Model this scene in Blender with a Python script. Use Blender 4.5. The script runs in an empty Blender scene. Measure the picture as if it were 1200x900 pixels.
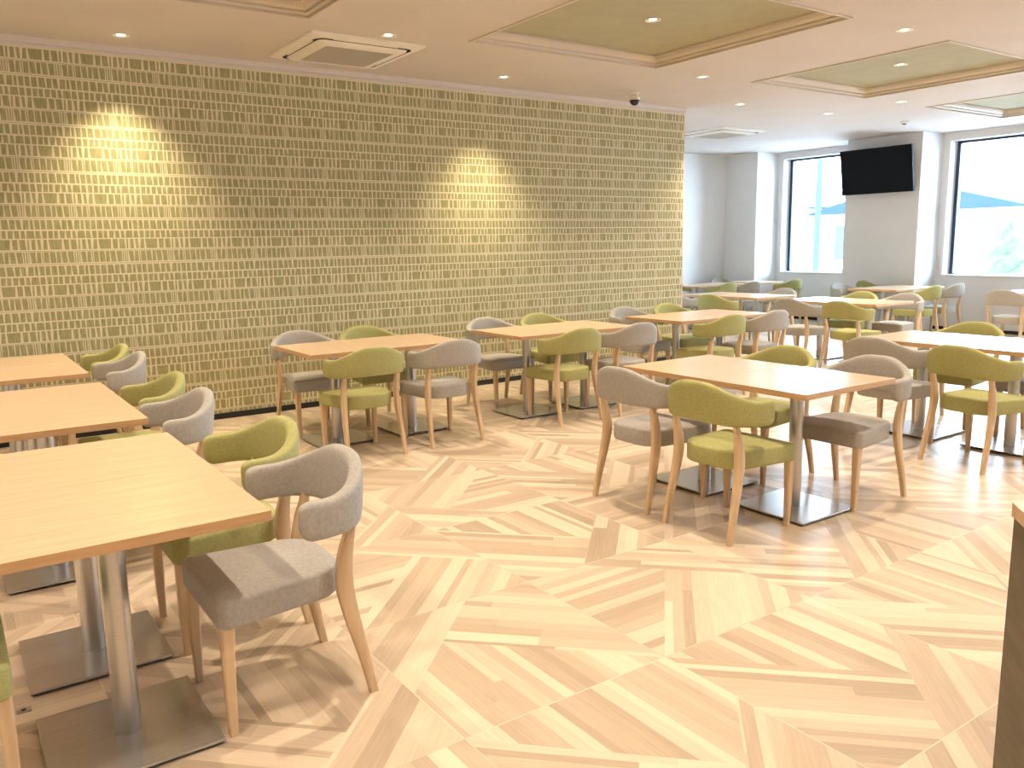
import bpy, bmesh, math, random
from mathutils import Vector, Matrix
S = bpy.context.scene
COL = S.collection
PI = math.pi
rad = math.radians

# ---------------------------------------------------------------- camera, world, exposure
CAM_H, FPX = 1.455, 969.53
YAW, PITCH, ROLL = rad(34.5955), rad(9.5786), rad(-1.0508)
fw = Vector((math.sin(YAW)*math.cos(PITCH), math.cos(YAW)*math.cos(PITCH), -math.sin(PITCH)))
r0 = Vector((math.cos(YAW), -math.sin(YAW), 0))
u0 = r0.cross(fw)
rt = r0*math.cos(ROLL) + u0*math.sin(ROLL)
up = u0*math.cos(ROLL) - r0*math.sin(ROLL)
cam = bpy.data.cameras.new('camera')
cam.sensor_width = 36.0
cam.lens = FPX/1200*36
cam.clip_start, cam.clip_end = 0.05, 300
co = bpy.data.objects.new('camera', cam)
COL.objects.link(co)
m3 = Matrix((rt, up, -fw)).transposed()
co.matrix_world = Matrix.Translation((0, 0, CAM_H)) @ m3.to_4x4()
S.camera = co

S.view_settings.view_transform = 'Standard'
S.view_settings.look = 'None'
S.view_settings.exposure = 1.52
S.view_settings.gamma = 1.0
S.view_settings.use_curve_mapping = False
S.cycles.max_bounces = 10
S.cycles.diffuse_bounces = 8
S.cycles.glossy_bounces = 4
S.cycles.transparent_max_bounces = 8
S.cycles.sample_clamp_indirect = 20.0
S.cycles.caustics_reflective = False
S.cycles.caustics_refractive = False

SKY_STRENGTH = 13.0
SKY_COLOR = (0.64, 0.79, 1.0, 1)
LAMP_COLOR = (1.0, 0.83, 0.65)
LAMP_POWER = 64.0
WALL_LAMP_POWER = 82.0
WALL_LAMP_COLOR = (1.0, 0.82, 0.52)
w = bpy.data.worlds.new('sky')
S.world = w
w.use_nodes = True
bg = w.node_tree.nodes['Background']
bg.inputs['Color'].default_value = SKY_COLOR
bg.inputs['Strength'].default_value = SKY_STRENGTH


# ---------------------------------------------------------------- materials
def mat(name, color, rough=0.6, metal=0.0, spec=0.5):
    m = bpy.data.materials.new(name)
    m.use_nodes = True
    b = m.node_tree.nodes['Principled BSDF']
    b.inputs['Base Color'].default_value = (*color, 1)
    b.inputs['Roughness'].default_value = rough
    b.inputs['Metallic'].default_value = metal
    b.inputs['Specular IOR Level'].default_value = spec
    return m


def N(m, t, **k):
    n = m.node_tree.nodes.new(t)
    for a, v in k.items():
        setattr(n, a, v)
    return n


def noise_mat(name, c1, c2, scale=(20, 20, 20), rough=0.6, metal=0.0, spec=0.5, bump=0.0, coord='Object',
              detail=4.0, lo=0.3, hi=0.7, bscale=None):
    m = mat(name, c1, rough, metal, spec)
    nt = m.node_tree
    b = nt.nodes['Principled BSDF']
    tc = N(m, 'ShaderNodeTexCoord')
    mp = N(m, 'ShaderNodeMapping')
    mp.inputs['Scale'].default_value = scale
    nz = N(m, 'ShaderNodeTexNoise')
    nz.inputs['Scale'].default_value = 1.0
    nz.inputs['Detail'].default_value = detail
    cr = N(m, 'ShaderNodeValToRGB')
    cr.color_ramp.elements[0].position = lo
    cr.color_ramp.elements[1].position = hi
    cr.color_ramp.elements[0].color = (*c1, 1)
    cr.color_ramp.elements[1].color = (*c2, 1)
    nt.links.new(tc.outputs[coord], mp.inputs['Vector'])
    nt.links.new(mp.outputs['Vector'], nz.inputs['Vector'])
    nt.links.new(nz.outputs['Fac'], cr.inputs['Fac'])
    nt.links.new(cr.outputs['Color'], b.inputs['Base Color'])
    if bump:
        src = nz
        if bscale:
            mp2 = N(m, 'ShaderNodeMapping')
            mp2.inputs['Scale'].default_value = bscale
            src = N(m, 'ShaderNodeTexNoise')
            src.inputs['Scale'].default_value = 1.0
            src.inputs['Detail'].default_value = 2.0
            nt.links.new(tc.outputs[coord], mp2.inputs['Vector'])
            nt.links.new(mp2.outputs['Vector'], src.inputs['Vector'])
        bp = N(m, 'ShaderNodeBump')
        bp.inputs['Strength'].default_value = bump
        bp.inputs['Distance'].default_value = 0.004
        nt.links.new(src.outputs['Fac'], bp.inputs['Height'])
        nt.links.new(bp.outputs['Normal'], b.inputs['Normal'])
    return m


def fabric(name, c1, c2):
    return noise_mat(name, c1, c2, (90, 90, 90), 0.85, 0, 0.25, 0.25, 'Object', 3, 0.3, 0.7, (420, 420, 420))


M_GREEN = fabric('lime_fabric', (0.335, 0.325, 0.125), (0.40, 0.39, 0.16))
M_GREY = fabric('grey_fabric', (0.345, 0.325, 0.29), (0.415, 0.395, 0.355))
M_LEG = noise_mat('oak_leg', (0.55, 0.39, 0.23), (0.66, 0.49, 0.30), (40, 40, 3), 0.42, 0, 0.4)
M_TOP = noise_mat('beech_laminate', (0.61, 0.43, 0.27), (0.68, 0.495, 0.325), (60, 3, 10), 0.22, 0, 0.5, 0, 'Object', 5)
M_TOPX = noise_mat('beech_laminate_turned', (0.61, 0.43, 0.27), (0.68, 0.495, 0.325), (3, 60, 10), 0.22, 0, 0.5, 0, 'Object', 5)
M_EDGE = noise_mat('beech_edge', (0.50, 0.30, 0.14), (0.58, 0.36, 0.18), (6, 6, 90), 0.4)
M_STEEL = noise_mat('brushed_steel', (0.50, 0.49, 0.47), (0.56, 0.55, 0.53), (5, 5, 200), 0.28, 1.0)
M_BASE = noise_mat('brushed_base_plate', (0.50, 0.49, 0.47), (0.58, 0.57, 0.55), (3, 160, 3), 0.24, 0.75)
M_BLACK = mat('black_plastic', (0.010, 0.010, 0.011), 0.6, 0, 0.15)
M_SCREEN = mat('dark_screen', (0.003, 0.003, 0.004), 0.3, 0, 0.12)
M_DOME = mat('dark_dome', (0.01, 0.01, 0.01), 0.1)
M_WALL = noise_mat('white_wall', (0.74, 0.73, 0.72), (0.77, 0.76, 0.75), (3, 3, 3), 0.8, 0, 0.2, 0.08, 'Object', 3, 0.3, 0.7, (90, 90, 90))
M_CEIL = noise_mat('ceiling_paint', (0.60, 0.56, 0.53), (0.63, 0.59, 0.56), (2, 2, 2), 0.85, 0, 0.2, 0.06, 'Object', 3, 0.3, 0.7, (70, 70, 70))
M_PANEL = noise_mat('green_ceiling_panel', (0.40, 0.39, 0.28), (0.44, 0.43, 0.31), (6, 6, 6), 0.85, 0, 0.2)
M_MOULD = mat('moulding_paint', (0.60, 0.54, 0.46), 0.55)
M_WHITE = mat('white_plastic', (0.80, 0.77, 0.72), 0.45)
M_SLOT = mat('dark_slot', (0.03, 0.025, 0.02), 0.7)
M_FRAME = mat('window_frame_metal', (0.035, 0.05, 0.085), 0.35, 0.3)
M_SILL = mat('white_sill', (0.82, 0.82, 0.82), 0.35)
M_CREAM = noise_mat('wallpaper_ground', (0.66, 0.60, 0.42), (0.72, 0.66, 0.48), (12, 12, 200), 0.75, 0, 0.2)
M_OLIVE = noise_mat('wallpaper_block', (0.27, 0.25, 0.115), (0.41, 0.385, 0.20), (130, 1, 14), 0.75, 0, 0.2, 0, 'Object', 4, 0.32, 0.70)
M_SKIRT = mat('black_skirting', (0.012, 0.012, 0.012), 0.5)
M_COUNTER = noise_mat('dark_counter_panel', (0.105, 0.085, 0.05), (0.16, 0.13, 0.08), (8, 8, 30), 0.6)
M_COUNTERTOP = noise_mat('pale_wood_counter_top', (0.60, 0.40, 0.23), (0.70, 0.49, 0.30), (4, 40, 40), 0.4)


def emit_mat(name, color, s):
    m = mat(name, color, 0.5)
    b = m.node_tree.nodes['Principled BSDF']
    b.inputs['Emission Color'].default_value = (*color, 1)
    b.inputs['Emission Strength'].default_value = s
    return m


M_LENS = emit_mat('lamp_lens', (1.0, 0.90, 0.70), 7.0)


def glass_mat():
    m = bpy.data.materials.new('window_glass')
    m.use_nodes = True
    nt = m.node_tree
    nt.nodes.remove(nt.nodes['Principled BSDF'])
    out = nt.nodes['Material Output']
    tr = N(m, 'ShaderNodeBsdfTransparent')
    tr.inputs['Color'].default_value = (0.93, 0.97, 0.97, 1)
    gl = N(m, 'ShaderNodeBsdfGlossy')
    gl.inputs['Roughness'].default_value = 0.02
    fr = N(m, 'ShaderNodeFresnel')
    fr.inputs['IOR'].default_value = 1.25
    mx = N(m, 'ShaderNodeMixShader')
    nt.links.new(fr.outputs['Fac'], mx.inputs['Fac'])
    nt.links.new(tr.outputs[0], mx.inputs[1])
    nt.links.new(gl.outputs[0], mx.inputs[2])
    nt.links.new(mx.outputs[0], out.inputs['Surface'])
    return m


M_GLASS = glass_mat()


def floor_mat():
    m = mat('parquet_tile', (0.6, 0.45, 0.3), 0.36, 0, 0.45)
    nt = m.node_tree
    b = nt.nodes['Principled BSDF']
    at = N(m, 'ShaderNodeAttribute')
    at.attribute_name = 'tone'
    cr = N(m, 'ShaderNodeValToRGB')
    els = cr.color_ramp.elements
    els[0].position, els[0].color = 0.0, (0.41, 0.32, 0.225, 1)
    els[1].position, els[1].color = 1.0, (0.68, 0.56, 0.41, 1)
    e = els.new(0.5)
    e.color = (0.54, 0.43, 0.31, 1)
    uv = N(m, 'ShaderNodeUVMap')
    uv.uv_map = 'plank'
    mp = N(m, 'ShaderNodeMapping')
    mp.inputs['Scale'].default_value = (5, 90, 1)
    nz = N(m, 'ShaderNodeTexNoise')
    nz.inputs['Scale'].default_value = 1.0
    nz.inputs['Detail'].default_value = 5.0
    mr = N(m, 'ShaderNodeMapRange')
    mr.inputs['From Min'].default_value = 0.25
    mr.inputs['From Max'].default_value = 0.75
    mr.inputs['To Min'].default_value = -0.16
    mr.inputs['To Max'].default_value = 0.16
    ad = N(m, 'ShaderNodeMath', operation='ADD')
    nt.links.new(uv.outputs['UV'], mp.inputs['Vector'])
    nt.links.new(mp.outputs['Vector'], nz.inputs['Vector'])
    nt.links.new(nz.outputs['Fac'], mr.inputs['Value'])
    nt.links.new(at.outputs['Fac'], ad.inputs[0])
    nt.links.new(mr.outputs['Result'], ad.inputs[1])
    nt.links.new(ad.outputs[0], cr.inputs['Fac'])
    nt.links.new(cr.outputs['Color'], b.inputs['Base Color'])
    return m


M_FLOOR = floor_mat()


# ---------------------------------------------------------------- helpers
def link(name, me, mats, parent=None, smooth=False):
    for m in (mats if isinstance(mats, (list, tuple)) else [mats]):
        me.materials.append(m)
    if smooth:
        for p in me.polygons:
            p.use_smooth = True
    o = bpy.data.objects.new(name, me)
    COL.objects.link(o)
    if parent:
        o.parent = parent
    return o


def obj(name, bm, mats, parent=None, smooth=False, autosmooth=None):
    me = bpy.data.meshes.new(name)
    bmesh.ops.recalc_face_normals(bm, faces=bm.faces)
    bm.to_mesh(me)
    bm.free()
    o = link(name, me, mats, parent, smooth or autosmooth is not None)
    if autosmooth is not None:
        me.set_sharp_from_angle(angle=rad(autosmooth))
    return o


def raw(name, verts, faces, mats, parent=None, fm=None):
    me = bpy.data.meshes.new(name)
    me.from_pydata(verts, [], faces)
    o = link(name, me, mats, parent)
    if fm:
        me.polygons.foreach_set('material_index', fm)
    return o


def box(bm, x0, x1, y0, y1, z0, z1, bevel=0.0, mi=0):
    vs = [bm.verts.new((x, y, z)) for x in (x0, x1) for y in (y0, y1) for z in (z0, z1)]
    fs = []
    for f in ((0, 1, 3, 2), (4, 6, 7, 5), (0, 4, 5, 1), (2, 3, 7, 6), (0, 2, 6, 4), (1, 5, 7, 3)):
        fc = bm.faces.new([vs[i] for i in f])
        fc.material_index = mi
        fs.append(fc)
    if bevel:
        es = {e for f in fs for e in f.edges}
        bmesh.ops.bevel(bm, geom=list(es), offset=bevel, segments=2, affect='EDGES', profile=0.5)


def loft(bm, rings, close=True, cap=True):
    R = [[bm.verts.new(p) for p in ring] for ring in rings]
    for a, b in zip(R, R[1:]):
        n = len(a)
        for i in range(n if close else n-1):
            bm.faces.new((a[i], a[(i+1) % n], b[(i+1) % n], b[i]))
    if cap:
        bm.faces.new(R[0][::-1])
        bm.faces.new(R[-1])


def lathe(bm, prof, cx=0, cy=0, n=32, cap=True):
    loft(bm, [[(cx+r*math.cos(2*PI*i/n), cy+r*math.sin(2*PI*i/n), z) for i in range(n)] for r, z in prof], True, cap)


def tag(o, label, cat, group=None):
    o['label'] = label
    o['category'] = cat
    if group:
        o['group'] = group
    return o


def thing(name, label, cat, loc=(0, 0, 0), rz=0.0, group=None):
    o = bpy.data.objects.new(name, None)
    o.empty_display_size = 0.1
    COL.objects.link(o)
    o.location = loc
    o.rotation_euler = (0, 0, rz)
    return tag(o, label, cat, group)


def struct(o):
    o['kind'] = 'structure'
    return o


def dup(root, loc, rz, label, group):
    r = root.copy()
    COL.objects.link(r)
    r.location = loc
    r.rotation_euler = (0, 0, rz)
    r['label'] = label
    if group:
        r['group'] = group
    for ch in list(root.children):
        c = ch.copy()
        COL.objects.link(c)
        c.parent = r
        for g in list(ch.children):
            d = g.copy()
            COL.objects.link(d)
            d.parent = c
    return r


# ---------------------------------------------------------------- room shell
YW = 7.265          # papered wall
ZC = 3.02           # ceiling
XE = 7.60           # end of the papered wall
YB = 10.86          # back wall of the alcove
XP, XB, XF = 12.48, 13.08, 13.28    # column faces, bay wall, window frames
X0, Y0 = -3.2, -3.6
rnd = random.Random(7)

# floor: large square parquet tiles, each made of planks running three ways
TS = 0.8335
GX, GY = 1.985, 1.953
verts, faces, tones, uvs = [], [], [], []


def clip(poly, a, b, c):        # keep a*u + b*v + c >= 0
    out = []
    for i in range(len(poly)):
        p, q = poly[i], poly[(i+1) % len(poly)]
        dp, dq = a*p[0]+b*p[1]+c, a*q[0]+b*q[1]+c
        if dp >= 0:
            out.append(p)
        if (dp >= 0) != (dq >= 0):
            t = dp/(dp-dq)
            out.append((p[0]+(q[0]-p[0])*t, p[1]+(q[1]-p[1])*t))
    return out


def add_poly(poly, tone, T, d):
    b = len(verts)
    for u, v in poly:
        x, y = T(u, v)
        verts.append((x, y, 0))
        uvs.append(((u*d[0]+v*d[1])+tone*17.3, (-u*d[1]+v*d[0])+tone*5.1))
    faces.append(tuple(range(b, b+len(poly))))
    tones.append(tone)


def planks(region, d, T):
    n = (-d[1], d[0])
    s = [p[0]*n[0]+p[1]*n[1] for p in region]
    o = min(s) - rnd.random()*0.03
    while o < max(s):
        wd = rnd.choice((0.038, 0.05, 0.055, 0.065, 0.08))
        st = clip(clip(region, n[0], n[1], -o), -n[0], -n[1], o+wd)
        o += wd
        if len(st) < 3:
            continue
        t = [p[0]*d[0]+p[1]*d[1] for p in st]
        a, hi = min(t), max(t)
        while a < hi - 1e-6:
            ln = rnd.uniform(0.4, 1.5)
            if hi - a - ln < 0.12:
                ln = hi - a + 1e-4
            pc = clip(clip(st, d[0], d[1], -a), -d[0], -d[1], a+ln)
            a += ln
            if len(pc) >= 3:
                tn = rnd.choice((0.05, 0.2, 0.3, 0.45, 0.55, 0.7, 0.85, 0.95)) + rnd.uniform(-0.06, 0.06)
                add_poly(pc, min(1, max(0, tn)), T, d)


q2 = math.sqrt(0.5)
ROT = {(0, -1): 0, (-1, -1): 0, (0, 0): 1, (-1, 0): 2, (0, 1): 0, (-1, 1): 1}
g = 0.0028
for i in range(-7, 15):
    for j in range(-8, 12):
        tx, ty = GX + i*TS, GY + j*TS
        if tx > 14 or tx < -4.2 or ty > 11.2 or ty < -4.4 or (ty > YW+0.05 and tx < XE-TS):
            continue
        # tiles are laid in quarter turns; here and there four of them close a diamond
        rot = ROT.get((i, j), rnd.randrange(4))

        def T(u, v, tx=tx, ty=ty, rot=rot):
            for _ in range(rot):
                u, v = 1-v, u
            return (min(13.4, max(X0, tx+u*TS)), max(Y0, ty+v*TS))
        sq = [(g, g), (1-g, g), (1-g, 1-g), (g, 1-g)]
        low = clip(sq, -1, 1, 0.38)                    # left of the corner triangle
        planks(clip(low, 1, 1, -1), (0, 1), T)         # planks along the tile's side
        planks(clip(low, -1, -1, 1), (q2, -q2), T)     # planks along one diagonal
        planks(clip(sq, 1, -1, -0.38), (q2, q2), T)    # planks along the other diagonal
        for ga in ([(0, 0), (1, 0), (1, g), (0, g)], [(0, 1-g), (1, 1-g), (1, 1), (0, 1)],
                   [(0, g), (g, g), (g, 1-g), (0, 1-g)], [(1-g, g), (1, g), (1, 1-g), (1-g, 1-g)]):
            add_poly(ga, 0.93 if (i+j) % 3 else 0.25, T, (1, 0))
me = bpy.data.meshes.new('floor')
me.from_pydata(verts, [], faces)
at = me.attributes.new('tone', 'FLOAT', 'FACE')
at.data.foreach_set('value', tones)
ul = me.uv_layers.new(name='plank')
li = 0
for p in me.polygons:
    for k in p.loop_indices:
        ul.data[k].uv = uvs[me.loops[k].vertex_index]
bm = bmesh.new()
bm.from_mesh(me)
for f in bm.faces:
    if f.normal.z < 0:
        f.normal_flip()
bm.to_mesh(me)
bm.free()
struct(link('floor', me, M_FLOOR))
bm = bmesh.new()
box(bm, X0-0.15, 13.5, Y0-0.15, YB+0.15, -0.2, -0.004)
struct(obj('floor_slab', bm, mat('screed', (0.4, 0.38, 0.35), 0.9)))

# ceiling with coffers
RX = [(0.33, 2.32), (3.63, 5.62), (6.97, 8.87), (10.19, 12.05)]
RY = (3.775, 5.745)
DEP = 0.085
xs = sorted({X0, 13.5, *[a for r in RX for a in r]})
ys = [Y0, RY[0], RY[1], YB+0.1]
bm = bmesh.new()
for a, b in zip(xs, xs[1:]):
    for c, d in zip(ys, ys[1:]):
        if (a, b) in RX and (c, d) == RY:
            continue
        bm.faces.new([bm.verts.new(p) for p in ((a, c, ZC), (a, d, ZC), (b, d, ZC), (b, c, ZC))])
bmesh.ops.remove_doubles(bm, verts=bm.verts, dist=1e-5)
for f in bm.faces:
    if f.normal.z > 0:
        f.normal_flip()
me = bpy.data.meshes.new('ceiling')
bm.to_mesh(me)
bm.free()
struct(link('ceiling', me, M_CEIL))
bm = bmesh.new()
box(bm, X0-0.15, 13.5, Y0-0.15, YB+0.15, ZC+0.3, ZC+0.5)
struct(obj('ceiling_slab', bm, M_CEIL))
PROF = [(0.0, 0.0), (0.0, -0.010), (0.020, -0.010), (0.020, 0.022), (0.028, 0.022), (0.028, 0.008), (0.046, 0.018), (0.046, 0.040), (0.054, 0.040), (0.054, 0.030),
        (0.066, 0.036), (0.082, 0.046), (0.092, 0.062), (0.094, 0.068), (0.106, 0.068), (0.106, 0.095)]
for n, (xa, xb) in enumerate(RX):
    bm = bmesh.new()
    rings = []
    for o_, z in PROF:
        o_ -= 0.012
        rings.append([(xa+o_, RY[0]+o_, ZC+z), (xb-o_, RY[0]+o_, ZC+z), (xb-o_, RY[1]-o_, ZC+z), (xa+o_, RY[1]-o_, ZC+z)])
    loft(bm, rings, True, False)
    struct(obj('trim_%d' % (n+1), bm, M_MOULD))
    bm = bmesh.new()
    box(bm, xa+0.03, xb-0.03, RY[0]+0.03, RY[1]-0.03, ZC+DEP, ZC+DEP+0.02)
    struct(obj('ceiling_panel', bm, M_PANEL))


def wall_box(name, *b, m=None):
    bm = bmesh.new()
    box(bm, *b)
    return struct(obj(name, bm, m or M_WALL))


# papered wall
wall_box('wall_back', X0, XE-0.002, YW+0.004, YW+0.14, 0, ZC)
PTOP = 2.968
bv, bf, fm = [], [], []


def quad(pts, m, y):
    b = len(bv)
    bv.extend([(x, y, z) for x, z in pts])
    bf.append((b, b+1, b+2, b+3))
    fm.append(m)


quad([(X0, 0.0), (XE, 0.0), (XE, PTOP), (X0, PTOP)], 0, YW)
PX, PZ = 0.3445, 0.346
# (bottom, top) of the four rows below the repeat's top edge, and their block layouts (left, right) with a lean
ROWS = {'wide': (-0.105, -0.030), 'tall': (-0.206, -0.123), 'mid': (-0.299, -0.230), 'short': (-0.367, -0.311)}
pr = random.Random(21)
LAY = {}
for rn, spec in {'wide': [0.085, 0.034, 0.04, 0.012, 0.026, 0.02, 0.026], 'tall': [0.036, 0.026, 0.036, 0.036, 0.008, 0.010, 0.006, 0.032, 0.028, 0.007, 0.034],
                 'mid': [0.036, 0.042, 0.032, 0.03, 0.036, 0.02, 0.032, 0.03], 'short': [0.03, 0.026, 0.032, 0.03, 0.024, 0.05, 0.032, 0.03]}.items():
    gap = (PX - sum(spec))/len(spec)
    x = 0.0
    L = []
    for i, wd in enumerate(spec):
        lean = pr.uniform(-0.005, 0.005)
        tp = pr.uniform(-0.004, 0.004) if wd > 0.015 else 0
        if rn == 'wide' and i == 0:
            lean, tp = 0.0, -0.006
        L.append((x + pr.uniform(-0.2, 0.2)*gap, wd, lean, tp, i))
        x += wd + gap
    LAY[rn] = L
YP = YW - 0.0006
for kz in range(0, 9):
    for rn, (zb, zt) in ROWS.items():
        b, t = PTOP + 0.0 - kz*PZ + zb, PTOP - kz*PZ + zt
        if t < 0.02:
            continue
        b = max(b, 0.02)
        for kx in range(-11, 23):
            xo = 0.75 + kx*PX
            for (x, wd, lean, tp, i) in LAY[rn]:
                x += xo
                if x < X0 or x + wd > XE-0.012:
                    continue
                quad([(x-tp*0.5+lean*0.5, b), (x+wd+tp*0.5+lean*0.5, b), (x+wd-tp*0.5-lean*0.5, t), (x+tp*0.5-lean*0.5, t)], 1, YP)
        if rn in ('tall', 'wide'):
            quad([(X0, b-0.013), (XE-0.01, b-0.013), (XE-0.01, b-0.010), (X0, b-0.010)], 1, YP)
struct(raw('wall_back_paper', bv, bf, [M_CREAM, M_OLIVE], None, fm))
bm = bmesh.new()
box(bm, X0, XE+0.004, YW-0.016, YW+0.01, PTOP+0.006, ZC+0.01)
box(bm, X0, XE+0.004, YW-0.010, YW+0.01, PTOP-0.008, PTOP)
struct(obj('trim_5', bm, mat('cornice_paint', (0.66, 0.61, 0.56), 0.6)))
wall_box('baseboard_back', X0, XE, YW-0.012, YW+0.01, 0, 0.05, m=M_SKIRT)

# alcove behind the papered wall, other walls
wall_box('wall_alcove_side', XE-0.14, XE, YW+0.002, YB+0.1, 0, ZC)
wall_box('wall_alcove_back', XE-0.1, 13.5, YB, YB+0.14, 0, ZC)
wall_box('wall_left', X0-0.14, X0, Y0, YW+0.1, 0, ZC+0.2)
wall_box('wall_front', X0-0.14, 13.5, Y0-0.14, Y0, 0, ZC+0.2)
# window wall: columns, lintels, parapets
PIERS = [(10.13, YB), (7.06, 8.32), (3.99, 5.25), (0.92, 2.18), (-2.15, -0.89)]
BAYS = [(8.32, 10.13), (5.25, 7.06), (2.18, 3.99), (-0.89, 0.92), (Y0, -2.15)]
ZS, ZL = 0.845, 2.905
for (a, b) in PIERS:
    wall_box('wall_column', XP, 13.5, a, b, 0, ZC)
    wall_box('baseboard_column', XP-0.01, XP+0.01, a-0.01, b if b < YB else YB-0.01, 0, 0.05, m=M_SKIRT)
for n, (a, b) in enumerate(BAYS):
    bm = bmesh.new()
    box(bm, XB, 13.46, a, b, 0, ZS)
    box(bm, XB, 13.46, a, b, ZL, ZC)
    box(bm, XB, 13.46, a, a+0.11, ZS, ZL)
    box(bm, XB, 13.46, b-0.11, b, ZS, ZL)
    struct(obj('wall_bay', bm, M_WALL))
    wall_box('baseboard_bay', XB-0.012, XB+0.005, a, b, 0, 0.05, m=M_SKIRT)
    wa, wb = a+0.11, b-0.11
    win = bpy.data.objects.new('window_%d' % (n+1), None)
    COL.objects.link(win)
    win['kind'] = 'structure'
    bm = bmesh.new()
    f = 0.045
    for bb in ((wa, wb, ZS, ZS+0.035), (wa, wb, ZL-0.035, ZL), (wa, wa+f, ZS, ZL), (wb-f-0.01, wb, ZS, ZL)):
        box(bm, XF, XF+0.07, *bb)
    obj('window_frame', bm, M_FRAME, win)
    bm = bmesh.new()
    box(bm, XF+0.03, XF+0.036, wa+f, wb-f, ZS+0.035, ZL-0.035)
    obj('window_pane', bm, M_GLASS, win)
    bm = bmesh.new()
    box(bm, XB-0.02, XF, wa-0.02, wb+0.02, ZS, ZS+0.02, 0.004)
    obj('window_sill', bm, M_SILL, win)
    # portal so that daylight finds the opening
    la = bpy.data.lights.new('daylight_portal', 'AREA')
    la.shape = 'RECTANGLE'
    la.size, la.size_y = wb-wa, ZL-ZS
    la.cycles.is_portal = True
    lo = bpy.data.objects.new('daylight_portal', la)
    COL.objects.link(lo)
    lo.matrix_world = Matrix.Translation((13.42, (wa+wb)/2, (ZS+ZL)/2)) @ Vector((-1, 0, 0)).to_track_quat('-Z', 'Y').to_matrix().to_4x4()

# ---------------------------------------------------------------- outside
wall_box('ground_outside', 13.5, 90, -50, 70, -0.6, -0.3, m=noise_mat('pale_paving', (0.5, 0.5, 0.5), (0.6, 0.6, 0.6), (1, 1, 1), 0.9))
M_HOUSE = mat('pale_render', (0.75, 0.77, 0.78), 0.9)
M_ROOF = mat('blue_grey_roof', (0.012, 0.026, 0.034), 0.8, 0, 0.2)
M_CONIFER = noise_mat('conifer_green', (0.024, 0.055, 0.018), (0.05, 0.09, 0.036), (9, 9, 9), 0.9)
M_PANE = mat('house_pane', (0.03, 0.05, 0.07), 0.5)


def house(loc, sx, sy, h, rh, label):
    t = thing('house', label, 'house', loc)
    bm = bmesh.new()
    box(bm, 0, sx, 0, sy, 0, h)
    obj('wall', bm, M_HOUSE, t)
    bm = bmesh.new()
    e = 0.4
    loft(bm, [[(-e, -e, h), (-e, sy/2, h+rh), (-e, sy+e, h)], [(sx+e, -e, h), (sx+e, sy/2, h+rh), (sx+e, sy+e, h)]])
    obj('roof', bm, M_ROOF, t)
    for k in range(3):
        bm = bmesh.new()
        yy = sy*(k+0.5)/3
        box(bm, -0.05, 0.05, yy-0.5, yy+0.5, 1.0, 2.2, 0.02)
        obj('window', bm, M_PANE, t)


house((27, 12.0, -0.3), 6, 7, 2.6, 1.0, 'pale house with blue-grey roof outside the right-hand window')
house((23, 19.6, -0.3), 6, 3.0, 2.9, 0.6, 'blue-grey roofed house seen through window left of the television')
house((32, 24.5, -0.3), 6, 6, 3.6, 1.0, 'low pale house behind the tall pole outside the left window')
for (x, y, h, r, lb) in ((19.0, 8.70, 2.02, 0.72, 'slim pale green conifer outside the right-hand window'),
                         (21.0, 8.75, 1.75, 0.62, 'shorter green conifer at right edge of the right-hand window')):
    t = thing('conifer', lb, 'tree', (x, y, -0.3), 0, 'conifers outside the window')
    bm = bmesh.new()
    cr = random.Random(int(x*10))
    rings = []
    for k in range(15):
        z = 0.25 + (h-0.25)*k/14
        rr = r*(1-k/14)**0.8 + 0.02
        rings.append([((rr*(1+cr.uniform(-0.16, 0.16)))*math.cos(2*PI*i/18), (rr*(1+cr.uniform(-0.16, 0.16)))*math.sin(2*PI*i/18), z+cr.uniform(-0.05, 0.05)) for i in range(18)])
    loft(bm, rings)
    obj('foliage', bm, M_CONIFER, t)
    bm = bmesh.new()
    lathe(bm, [(0.07, 0), (0.05, 0.5)], n=10)
    obj('trunk', bm, M_LEG, t)
t = thing('utility_pole', 'tall pale pole outside the window left of the television', 'pole', (19.5, 13.80, -0.3))
bm = bmesh.new()
lathe(bm, [(0.085, 0), (0.065, 7)], n=16)
obj('post', bm, mat('pole_concrete', (0.035, 0.05, 0.055), 0.9, 0, 0.1), t)
bm = bmesh.new()
box(bm, -0.06, 0.06, -0.8, 0.8, 5.9, 6.0, 0.01)
obj('crossarm', bm, M_STEEL, t)

# ---------------------------------------------------------------- ceiling lamps
GRP_L = 'recessed downlights in the ceiling'
lamp_spots = []


def make_lamp():
    t = thing('downlight', '', 'ceiling light', (0, 0, 0), 0, GRP_L)
    bm = bmesh.new()
    loft(bm, [[(r*math.cos(2*PI*i/28), r*math.sin(2*PI*i/28), z) for i in range(28)] for r, z in
              ((0.062, 0.0), (0.061, -0.005), (0.052, -0.006), (0.047, 0.0), (0.045, 0.004))], True, False)
    obj('trim_ring', bm, M_WHITE, t, True)
    bm = bmesh.new()
    lathe(bm, [(0.046, 0.0035), (0.046, 0.002), (0.03, 0.0005), (0.004, 0.0)], n=28)
    obj('lens', bm, M_LENS, t, True)
    return t


proto_lamp = None


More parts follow.
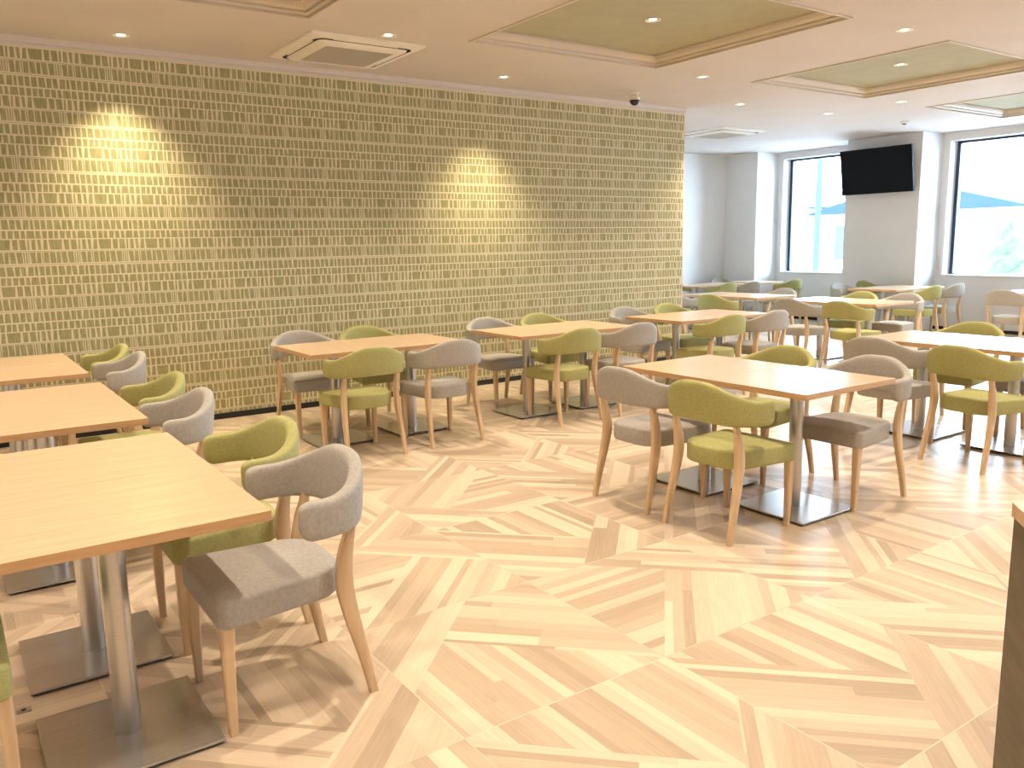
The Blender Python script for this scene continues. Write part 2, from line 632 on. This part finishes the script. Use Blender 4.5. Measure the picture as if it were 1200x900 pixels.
def lamp(x, y, label, z=ZC, power=LAMP_POWER, size=106, blend=1.0, tilt=0.0, geo=True, tint=LAMP_COLOR):
    global proto_lamp
    if geo:
        if proto_lamp is None:
            proto_lamp = make_lamp()
            o = proto_lamp
            o['label'] = label
            o.location = (x, y, z-0.0005)
        else:
            dup(proto_lamp, (x, y, z-0.0005), 0, label, GRP_L)
    la = bpy.data.lights.new('downlight_beam', 'SPOT')
    la.energy = power
    la.color = tint
    la.spot_size = rad(size)
    la.spot_blend = blend
    la.shadow_soft_size = 0.022
    lo = bpy.data.objects.new('downlight_beam', la)
    COL.objects.link(lo)
    lo.location = (x, y, z-0.02)
    lo.rotation_euler = (tilt, 0, 0)


ZP = ZC + DEP
lamp(1.32, 6.885, 'lit downlight above the left light pool on the papered wall', power=WALL_LAMP_POWER, size=88, tint=WALL_LAMP_COLOR)
lamp(4.64, 6.77, 'lit downlight above the right light pool on the papered wall', power=WALL_LAMP_POWER, size=88, tint=WALL_LAMP_COLOR)
lamp(7.95, 6.73, 'downlight in ceiling just beyond the end of the papered wall')
lamp(3.00, 5.90, 'bright round downlight beside the near ceiling air conditioner')
lamp(6.32, 5.82, 'downlight between the two coffers near the black camera')
lamp(9.52, 5.68, 'downlight between the second and third ceiling coffers')
lamp(9.55, 6.67, 'small downlight beyond the second coffer, nearer the window')
lamp(4.66, 4.80, 'downlight set in the green panel of the nearest full coffer', ZP)
lamp(7.92, 4.75, 'downlight set in the green panel of the second coffer', ZP)
lamp(6.31, 3.77, 'downlight right of the nearest coffer at upper right of ceiling')
for x, y, z in ((1.33, 4.8, ZP), (11.12, 4.75, ZP)):
    lamp(x, y, '', z, geo=False)
for x, y in ((3.0, 3.77), (9.55, 3.77), (-0.3, 3.77), (1.35, 2.72), (4.62, 2.70), (7.9, 2.7), (11.1, 2.7), (-0.3, 5.85), (-2.0, 4.8), (-2.0, 2.7),
             (3.0, 1.65), (6.3, 1.65), (9.55, 1.65), (-0.3, 1.65), (1.35, 0.6), (4.6, 0.6), (7.9, 0.6), (-2.0, 0.6), (3.0, -0.9), (6.3, -0.9), (0, -0.9), (-2, 6.85)):
    lamp(x, y, '', geo=False)

# ---------------------------------------------------------------- tables
TH, TT = 0.72, 0.030
TL, TW = 0.645, 0.765


def make_table(along_y):
    t = thing('dining_table', '', 'table')
    sx, sy = (TW, TL) if along_y else (TL, TW)
    sx -= 0.003
    sy -= 0.003
    bm = bmesh.new()
    box(bm, -sx/2, sx/2, -sy/2, sy/2, TH-TT, TH, 0.0018, 0)
    for f in bm.faces:
        if abs(f.normal.z) < 0.5:
            f.material_index = 1
    bm.normal_update()
    for f in bm.faces:
        f.material_index = 1 if abs(f.normal.z) < 0.5 else 0
    obj('table_top', bm, [M_TOPX if along_y else M_TOP, M_EDGE], t)
    bm = bmesh.new()
    lathe(bm, [(0.0375, 0.018), (0.0375, TH-TT-0.006), (0.06, TH-TT-0.006), (0.06, TH-TT)], n=40)
    box(bm, -0.16, 0.16, -0.02, 0.02, TH-TT-0.006, TH-TT)
    box(bm, -0.02, 0.02, -0.16, 0.16, TH-TT-0.006, TH-TT)
    obj('pedestal', bm, M_STEEL, t, autosmooth=30)
    bm = bmesh.new()
    box(bm, -0.2275, 0.2275, -0.2275, 0.2275, 0.010, 0.020, 0.002)
    obj('base_plate', bm, M_BASE, t)
    bm = bmesh.new()
    for a in (-1, 1):
        for b in (-1, 1):
            lathe(bm, [(0.018, 0.0), (0.018, 0.0105)], a*0.19, b*0.19, 14)
    box(bm, -0.222, 0.222, -0.222, 0.222, 0.006, 0.0102)  # black sheet between the pads paints the shadow line under the plate
    obj('foot_pads_gap_shade', bm, M_BLACK, t)
    return t


proto_t = {}


def table(x, y, along_y, label, group):
    if along_y not in proto_t:
        t = make_table(along_y)
        proto_t[along_y] = t
        t.location = (x, y, 0)
        t['label'] = label
        t['group'] = group
    else:
        dup(proto_t[along_y], (x, y, 0), 0, label, group)


def pair(x, y, along_y, la, lb, group, sp=TL):
    d = sp/2
    if along_y:
        table(x, y-d, True, la, group)
        table(x, y+d, True, lb, group)
    else:
        table(x-d, y, False, la, group)
        table(x+d, y, False, lb, group)


# ---------------------------------------------------------------- chairs
def ring_pt(a, e=0.45):
    c, s = math.cos(a), math.sin(a)
    return (abs(c)**e)*(1 if c >= 0 else -1), (abs(s)**e)*(1 if s >= 0 else -1)


def catmull(pts, n):
    out = []
    P = [pts[0]] + pts + [pts[-1]]
    for i in range(1, len(P)-2):
        for k in range(n):
            t = k/n
            p0, p1, p2, p3 = P[i-1], P[i], P[i+1], P[i+2]
            out.append(tuple(0.5*((2*p1[j]) + (-p0[j]+p2[j])*t + (2*p0[j]-5*p1[j]+4*p2[j]-p3[j])*t*t + (-p0[j]+3*p1[j]-3*p2[j]+p3[j])*t**3) for j in range(len(p1))))
    out.append(tuple(pts[-1]))
    return out


def smooth01(t):
    t = min(1, max(0, t))
    return t*t*(3-2*t)


def backrest_bm():
    half = [(0.256, -0.005), (0.259, -0.06), (0.253, -0.115), (0.232, -0.168), (0.190, -0.208), (0.125, -0.232), (0.0, -0.243)]
    pts = half + [(-x, y) for x, y in half[-2::-1]]
    C = catmull(pts, 6)
    L = [0]
    for a, b in zip(C, C[1:]):
        L.append(L[-1] + math.hypot(b[0]-a[0], b[1]-a[1]))
    tot = L[-1]
    bm = bmesh.new()
    rings = []
    st = []
    for i, p in enumerate(C):
        a, b = C[max(0, i-1)], C[min(len(C)-1, i+1)]
        d = Vector((b[0]-a[0], b[1]-a[1])).normalized()
        st.append((p, d, L[i]))
    # rounded ends: extra stations inside the last few centimetres
    dense = []
    er = 0.040
    for s in [er*(1-math.cos(PI/2*k/9)) for k in range(10)]:
        dense.append(s)
    body = [l for l in L if er < l < tot-er]
    stations = dense + body + [tot-s for s in dense[::-1]]

    def at(s):
        for i in range(len(L)-1):
            if s <= L[i+1] + 1e-9:
                t = (s-L[i])/(L[i+1]-L[i])
                p = [C[i][j]+(C[i+1][j]-C[i][j])*t for j in (0, 1)]
                d = Vector([st[i][1][j]+(st[i+1][1][j]-st[i][1][j])*t for j in (0, 1)]).normalized()
                return p, d
        return C[-1], st[-1][1]
    nr = 28
    for s in stations:
        p, d = at(s)
        nrm = Vector((d.y, -d.x))
        e = min(s, tot-s)
        q = max(0.0, min(1.0, e/er))
        rnd_ = math.sqrt(max(0.0, 1-(1-q)**2))
        cen = abs(s-tot/2)/(tot/2)              # 0 centre of back, 1 arm end
        h = 1-smooth01((cen-0.10)/0.68)
        zt = 0.700 + 0.086*h
        zb = 0.578 + 0.006*h
        cz, hz = (zt+zb)/2, (zt-zb)/2
        # corner radius at the arm ends, full thickness otherwise
        ztr, zbr = zt - 0.030*(1-rnd_), zb + 0.042*(1-rnd_)
        cz, hz2 = (ztr+zbr)/2, (ztr-zbr)/2
        th = 0.0255*(0.25+0.75*math.sqrt(max(0.0, 1-(1-min(1, e/0.022))**2))) + 0.003*h
        rec = 0.025*h
        ring = []
        for k in range(nr):
            cx, cy = ring_pt(2*PI*k/nr, 0.5 if True else 0.4)
            z = cz + hz2*cy
            # softer roll along the top
            off = th*cx
            lean = rec*(z-0.60)/0.18
            x = p[0] + nrm.x*off
            y = p[1] + nrm.y*off - lean
            ring.append((x, y, z))
        rings.append(ring)
    loft(bm, rings)
    return bm


def seat_outline(inset, n=8):
    # front wide, back narrower and rounder
    cs = [(0.230, 0.242, 0.032), (-0.230, 0.242, 0.032), (-0.195, -0.185, 0.13), (0.195, -0.185, 0.13)]
    pts = []
    ang0 = [0, PI/2, PI, 1.5*PI]
    for (x, y, r), a0 in zip(cs, ang0):
        sx, sy = (1 if x > 0 else -1), (1 if y > 0 else -1)
        cx, cy = x-sx*r, y-sy*r
        rr = max(0.004, r-inset)
        for k in range(n+1):
            a = a0 + (PI/2)*k/n
            pts.append((cx+rr*math.cos(a), cy+rr*math.sin(a)))
    return pts


def seat_bm():
    bm = bmesh.new()
    rings = []
    for ins, z in ((0.03, 0.350), (0.005, 0.350), (0.001, 0.354), (0.0, 0.360), (0.0, 0.428), (0.002, 0.434), (0.006, 0.4385), (0.013, 0.4415), (0.03, 0.4435)):
        rings.append([(x, y, z) for x, y in seat_outline(ins)])
    last = rings[-1]
    for k, dz in ((0.8, 0.0035), (0.6, 0.006), (0.4, 0.0075), (0.2, 0.0085), (0.05, 0.009)):
        rings.append([(x*k, 0.02*(1-k)+y*k, 0.443+dz) for x, y, _ in last])
    loft(bm, rings)
    # soft camber: front edge a little lower, back a little higher
    for v in bm.verts:
        if v.co.z > 0.40:
            v.co.z += 0.003 - 0.006*smooth01((v.co.y-0.05)/0.2)
    return bm


def leg_bm(path):
    # path: (x, y, z, half width x, half depth y)
    P = catmull(path, 6)
    bm = bmesh.new()
    rings = []
    for x, y, z, a, b in P:
        c = 0.3
        rings.append([(x+a*i, y+b*j, z) for i, j in ((1, 1-c), (1-c, 1), (c-1, 1), (-1, 1-c), (-1, c-1), (c-1, -1), (1-c, -1), (1, c-1))])
    loft(bm, rings)
    return bm


def make_chair(fab):
    t = thing('dining_chair', '', 'chair')
    obj('seat', seat_bm(), fab, t, autosmooth=40)
    obj('backrest', backrest_bm(), fab, t, True)
    for s in (-1, 1):
        obj('leg', leg_bm([(s*0.197, 0.218, 0.0, 0.0125, 0.0125), (s*0.199, 0.219, 0.12, 0.0155, 0.0155), (s*0.200, 0.218, 0.26, 0.0185, 0.0185), (s*0.2, 0.216, 0.356, 0.021, 0.021)]), M_LEG, t, autosmooth=40)
    for s in (-1, 1):
        obj('leg', leg_bm([(s*0.216, -0.238, 0.0, 0.0125, 0.014), (s*0.212, -0.212, 0.13, 0.014, 0.018), (s*0.205, -0.180, 0.27, 0.0155, 0.0235), (s*0.2, -0.163, 0.37, 0.0165, 0.027),
                           (s*0.198, -0.163, 0.44, 0.0165, 0.026), (s*0.199, -0.174, 0.51, 0.016, 0.021), (s*0.199, -0.188, 0.56, 0.0145, 0.0165), (s*0.198, -0.192, 0.59, 0.013, 0.014), (s*0.196, -0.192, 0.62, 0.011, 0.011)]), M_LEG, t, autosmooth=40)
    return t


proto_c = {}


def chair(x, y, deg, kind, label, group):
    if kind not in proto_c:
        c = make_chair(M_GREEN if kind == 'green' else M_GREY)
        proto_c[kind] = c
        c.location = (x, y, 0)
        c.rotation_euler = (0, 0, rad(deg))
        c['label'] = label
        c['group'] = group
    else:
        dup(proto_c[kind], (x, y, 0), rad(deg), label, group)


XP_, XM_, YP_, YM_ = -90, 90, 0, 180        # facing +X, -X, +Y, -Y
G = 'chairs round '
# near-left column of tables
pair(0.338, 2.905, True, 'beech pedestal table in left foreground, nearer half of the largest table', 'beech pedestal table in left foreground, farther half of the largest table', 'tables along the left side')
chair(0.815, 2.585, XM_, 'grey', 'grey chair in left foreground, nearest whole chair, at the large front table', G+'the near left table')
chair(0.83, 3.20, XM_, 'green', 'green chair just behind the big foreground grey chair at left table', G+'the near left table')
chair(-0.19, 2.53, XP_, 'green', 'green chair cut off at bottom left, seat edge and leg showing', G+'the near left table')
pair(0.338, 4.555, True, 'beech table behind the foreground left table, its nearer half', 'beech table behind the foreground left table, its farther half', 'tables along the left side')
chair(0.765, 4.15, XM_, 'grey', 'grey chair at second table on left, half-lit seat tucked under top', G+'the second left table')
chair(0.795, 4.83, XM_, 'green', 'green chair at second table on left, behind its grey chair', G+'the second left table')
pair(0.342, 6.28, True, 'beech table at far left by the papered wall, nearer half', 'beech table at far left by the papered wall, farther half close to the wall', 'tables along the left side')
chair(0.825, 6.00, XM_, 'grey', 'grey chair at the farthest left table by the papered wall', G+'the third left table')
chair(0.82, 6.59, XM_, 'green', 'green chair nearest the papered wall in the left row', G+'the third left table')
# tables along the papered wall
gt = 'tables along the papered wall'
pair(2.735, 5.865, False, 'left half of the first table in the row along papered wall', 'right half of the first table in the row along papered wall', gt)
chair(2.405, 5.385, YP_, 'green', 'green chair with its back to us at first table along papered wall', G+'the first wall table')
chair(3.057, 5.385, YP_, 'grey', 'grey chair with its back to us at first table along papered wall', G+'the first wall table')
chair(2.42, 6.37, YM_, 'grey', 'grey chair facing us against papered wall, at first wall table', G+'the first wall table')
chair(3.00, 6.37, YM_, 'green', 'green chair facing us against papered wall, at first wall table', G+'the first wall table')
pair(4.475, 5.79, False, 'left half of the middle table in the row along papered wall', 'right half of the middle table in the row along papered wall', gt)
chair(4.233, 5.375, YP_, 'green', 'green chair with its back to us at middle table along papered wall', G+'the middle wall table')
chair(4.87, 5.375, YP_, 'grey', 'grey chair with its back to us at middle table along papered wall', G+'the middle wall table')
chair(4.20, 6.27, YM_, 'grey', 'grey chair facing us against papered wall, at middle wall table', G+'the middle wall table')
chair(4.83, 6.30, YM_, 'green', 'green chair facing us against papered wall, at middle wall table', G+'the middle wall table')
pair(6.31, 5.80, False, 'left half of the table near the end of the papered wall', 'right half of the table near the end of the papered wall', gt)
chair(6.02, 5.37, YP_, 'green', 'green chair with its back to us at the table by the end of papered wall', G+'the end wall table')
chair(6.66, 5.37, YP_, 'grey', 'grey chair with its back to us at the table by the end of papered wall', G+'the end wall table')
chair(5.95, 6.28, YM_, 'grey', 'grey chair facing us at the table by the end of papered wall', G+'the end wall table')
chair(6.60, 6.30, YM_, 'green', 'green chair facing us at the table by the end of papered wall', G+'the end wall table')
# free-standing tables on the right
gt = 'tables in the middle of the room'
pair(3.74, 3.045, True, 'beech table standing free at centre right, nearer half with blue window sheen', 'beech table standing free at centre right, farther half', gt)
chair(3.25, 2.76, XP_, 'green', 'green chair with its back to us at the centre-right table, nearest chair there', G+'the centre-right table')
chair(3.27, 3.345, XP_, 'grey', 'grey chair with its back to us at the centre-right table, left of green one', G+'the centre-right table')
chair(4.165, 2.69, XM_, 'grey', 'grey chair on the window side of the centre-right table, seat facing us', G+'the centre-right table')
chair(4.186, 3.31, XM_, 'green', 'green chair tucked behind the centre-right table, only its top showing', G+'the centre-right table')
pair(6.01, 2.965, True, 'white-gleaming table at right edge of photo, nearer half', 'white-gleaming table at right edge of photo, farther half', gt)
chair(5.446, 2.60, -98, 'green', 'green chair with its back to us at the gleaming table on right edge', G+'the right-edge table')
chair(5.50, 3.24, XP_, 'grey', 'grey chair with its back to us at the gleaming table, left of green one', G+'the right-edge table')
chair(6.47, 3.27, XM_, 'green', 'green chair behind the gleaming right-edge table, only its rounded top showing', G+'the right-edge table')
chair(6.45, 2.64, XM_, 'grey', 'grey chair cut by right edge of photo behind the gleaming table', G+'the right-edge table')
pair(8.95, 5.91, True, 'table in front of television column, nearer half', 'table in front of television column, farther half shining white', gt)
chair(8.32, 6.05, XP_, 'grey', 'grey chair with its back to us at the table in front of television column', G+'the table before the television')
chair(8.32, 5.40, XP_, 'green', 'green chair with its back to us at the table in front of television column', G+'the table before the television')
chair(9.45, 6.15, XM_, 'green', 'green chair on far side of the table in front of television column', G+'the table before the television')
chair(9.48, 5.58, XM_, 'grey', 'grey chair on far side of the table in front of television column', G+'the table before the television')
pair(9.02, 7.60, True, 'table beyond the end of the papered wall, nearer half', 'table beyond the end of the papered wall, farther half', gt)
chair(8.36, 7.28, XP_, 'green', 'green chair with its back to us just beyond the end of the papered wall', G+'the table beyond the wall end')
chair(8.36, 7.95, XP_, 'grey', 'grey chair mostly hidden by the corner of the papered wall', G+'the table beyond the wall end')
chair(9.50, 7.38, XM_, 'grey', 'grey chair on window side of the table beyond the papered wall', G+'the table beyond the wall end')
gt = 'tables by the windows'
pair(10.85, 9.77, False, 'far table against the white alcove wall, left half', 'far table against the white alcove wall, right half', gt)
chair(10.50, 9.27, YP_, 'green', 'green chair with its back to us at the far alcove table', G+'the alcove table')
chair(11.10, 9.27, YP_, 'grey', 'pale grey chair with its back to us at the far alcove table', G+'the alcove table')
chair(10.72, 10.28, YM_, 'green', 'green chair at far side of the alcove table beside the papered wall edge', G+'the alcove table')
table(12.08, 9.80, False, 'small far table in the alcove corner under the left window', gt)
chair(12.1, 9.2, YP_, 'green', 'green chair under the window left of the television column', G+'the corner table')
chair(12.02, 10.35, YM_, 'grey', 'pale lilac-grey chair in the far alcove corner', G+'the corner table')
pair(11.77, 6.93, False, 'table against the television column, left half', 'table against the television column, right half', gt)
chair(11.45, 6.42, YP_, 'green', 'green chair with its back to us at the table under the television', G+'the table under the television')
chair(12.14, 6.45, YP_, 'grey', 'blue-lit grey chair by the low wall under the right window', G+'the table under the television')
chair(11.45, 7.45, YM_, 'grey', 'lilac-grey chair facing us at the table under the television', G+'the table under the television')
chair(12.12, 7.45, YM_, 'green', 'green chair facing us against the television column', G+'the table under the television')
pair(11.80, 4.75, True, 'table at far right edge under the window, nearer half', 'table at far right edge under the window, farther half', gt)
chair(11.20, 5.03, XP_, 'grey', 'grey chair with its back to us at far right edge under the window', G+'the far right table')

# ---------------------------------------------------------------- wall television
t = thing('television', 'black flat television tilted forward on the white column', 'television', (XP, 7.70, 2.49))
tilt = rad(10)


def tvbox(name, m, x0, x1, y0, y1, z0, z1, bev, parent):
    bm = bmesh.new()
    box(bm, x0, x1, y0, y1, z0, z1, bev)
    o = obj(name, bm, m, parent)
    return o


body = tvbox('housing', M_BLACK, -0.02, 0.03, -0.605, 0.605, -0.35, 0.35, 0.006, t)
body.location = (-0.16, 0, 0)
body.rotation_euler = (0, -tilt, 0)
scr = tvbox('screen', M_SCREEN, -0.0225, -0.0195, -0.59, 0.59, -0.333, 0.335, 0, body)
bm = bmesh.new()
box(bm, -0.14, 0.0, -0.06, 0.06, -0.08, 0.08)
box(bm, -0.015, 0.0, -0.2, 0.2, -0.15, 0.15)
obj('wall_mount', bm, M_BLACK, t)

# ---------------------------------------------------------------- ceiling cassettes
def rrect(a, r, n=6):
    out = []
    for sx, sy, a0 in ((1, 1, 0), (-1, 1, PI/2), (-1, -1, PI), (1, -1, 1.5*PI)):
        for k in range(n+1):
            t_ = a0 + PI/2*k/n
            out.append((sx*(a-r)+r*math.cos(t_), sy*(a-r)+r*math.sin(t_)))
    return out


def cassette(x, y, label):
    t = thing('air_conditioner', label, 'air conditioner', (x, y, ZC))
    bm = bmesh.new()
    prof = [(0.475, 0.012, 0.0), (0.475, 0.012, -0.012), (0.470, 0.012, -0.016), (0.405, 0.075, -0.028)]
    loft(bm, [[(px, py, z) for px, py in rrect(a, r)] for a, r, z in prof], True, False)
    obj('panel', bm, M_WHITE, t)
    bm = bmesh.new()
    loft(bm, [[(px, py, z) for px, py in rrect(a, r)] for a, r, z in ((0.405, 0.075, -0.028), (0.398, 0.07, -0.012), (0.385, 0.06, -0.012), (0.376, 0.055, -0.030))], True, False)
    obj('outlet_slot', bm, M_SLOT, t)
    for k in range(4):
        bm = bmesh.new()
        box(bm, -0.27, 0.27, 0.379, 0.401, -0.026, -0.021, 0.001)
        bmesh.ops.rotate(bm, verts=bm.verts, cent=(0, 0, 0), matrix=Matrix.Rotation(k*PI/2, 3, 'Z'))
        obj('louvre', bm, M_WHITE, t)
    bm = bmesh.new()
    loft(bm, [[(px, py, z) for px, py in rrect(a, r)] for a, r, z in ((0.376, 0.055, -0.030), (0.35, 0.04, -0.045), (0.285, 0.01, -0.052), (0.28, 0.006, -0.046))], True, False)
    obj('inner_frame', bm, M_WHITE, t)
    bm = bmesh.new()
    box(bm, -0.28, 0.28, -0.28, 0.28, -0.046, -0.042)
    for k in range(27):
        v = -0.27 + 0.54*k/26
        box(bm, -0.28, 0.28, v-0.004, v+0.004, -0.053, -0.045)
    obj('intake_grille', bm, mat('grille_plastic', (0.50, 0.46, 0.38), 0.5), t)
    return t


cassette(2.93, 6.52, 'square white air conditioner cassette in ceiling above the papered wall')
cassette(9.72, 8.58, 'air conditioner cassette in far ceiling beyond the papered wall')

# ---------------------------------------------------------------- security camera, sprinkler
t = thing('security_camera', 'small black dome camera hanging from ceiling near papered wall', 'camera', (6.30, 6.75, ZC))
bm = bmesh.new()
lathe(bm, [(0.055, 0), (0.055, -0.012), (0.03, -0.018), (0.028, -0.05), (0.056, -0.058), (0.056, -0.085)], n=28)
obj('mount', bm, M_WHITE, t, autosmooth=40)
bm = bmesh.new()
lathe(bm, [(0.054, -0.085)] + [(0.054*math.cos(a), -0.088-0.05*math.sin(a)) for a in [PI/2*k/8 for k in range(8)]] + [(0.004, -0.138)], n=28)
obj('dome', bm, M_DOME, t, True)
t = thing('smoke_detector', 'tiny round detector on ceiling near the window beyond the coffers', 'detector', (11.14, 6.58, ZC))
bm = bmesh.new()
lathe(bm, [(0.05, 0), (0.05, -0.02), (0.03, -0.035)], n=24)
obj('housing', bm, M_WHITE, t, autosmooth=40)
bm = bmesh.new()
lathe(bm, [(0.028, -0.034), (0.024, -0.045)], n=24)
obj('sensor_cap', bm, M_SLOT, t, autosmooth=40)

# ---------------------------------------------------------------- counter at the right edge
t = thing('counter', 'dark-sided service counter with pale wood top at lower right edge', 'counter', (1.88, 0.81, 0))
bm = bmesh.new()
ct = [(0, 0), (0.9, 0.0), (0.9, -1.2), (-0.25, -1.2), (-0.30, -0.26)]
ct = [(0, 0), (0.9, 0.0), (0.9, -0.62), (-0.22, -0.19)]
loft(bm, [[(x, y, z) for x, y in ct] for z in (0.85, 0.88)])
obj('counter_top', bm, M_COUNTERTOP, t)
bm = bmesh.new()
loft(bm, [[(0.004+x*0.985, y*0.985-0.004, z) for x, y in ct] for z in (0.0, 0.85)])
obj('side_panel', bm, M_COUNTER, t)

# small metal floor plate beside the near-left table's base
t = thing('floor_plate', 'tiny metal plate with round hole on floor by near-left table base', 'floor plate', (0.085, 2.93, 0))
bm = bmesh.new()
box(bm, -0.022, 0.022, -0.016, 0.016, 0, 0.004, 0.001)
obj('plate', bm, M_STEEL, t)
bm = bmesh.new()
lathe(bm, [(0.008, 0.0038), (0.008, 0.0045)], n=16)
obj('hole', bm, M_SLOT, t)
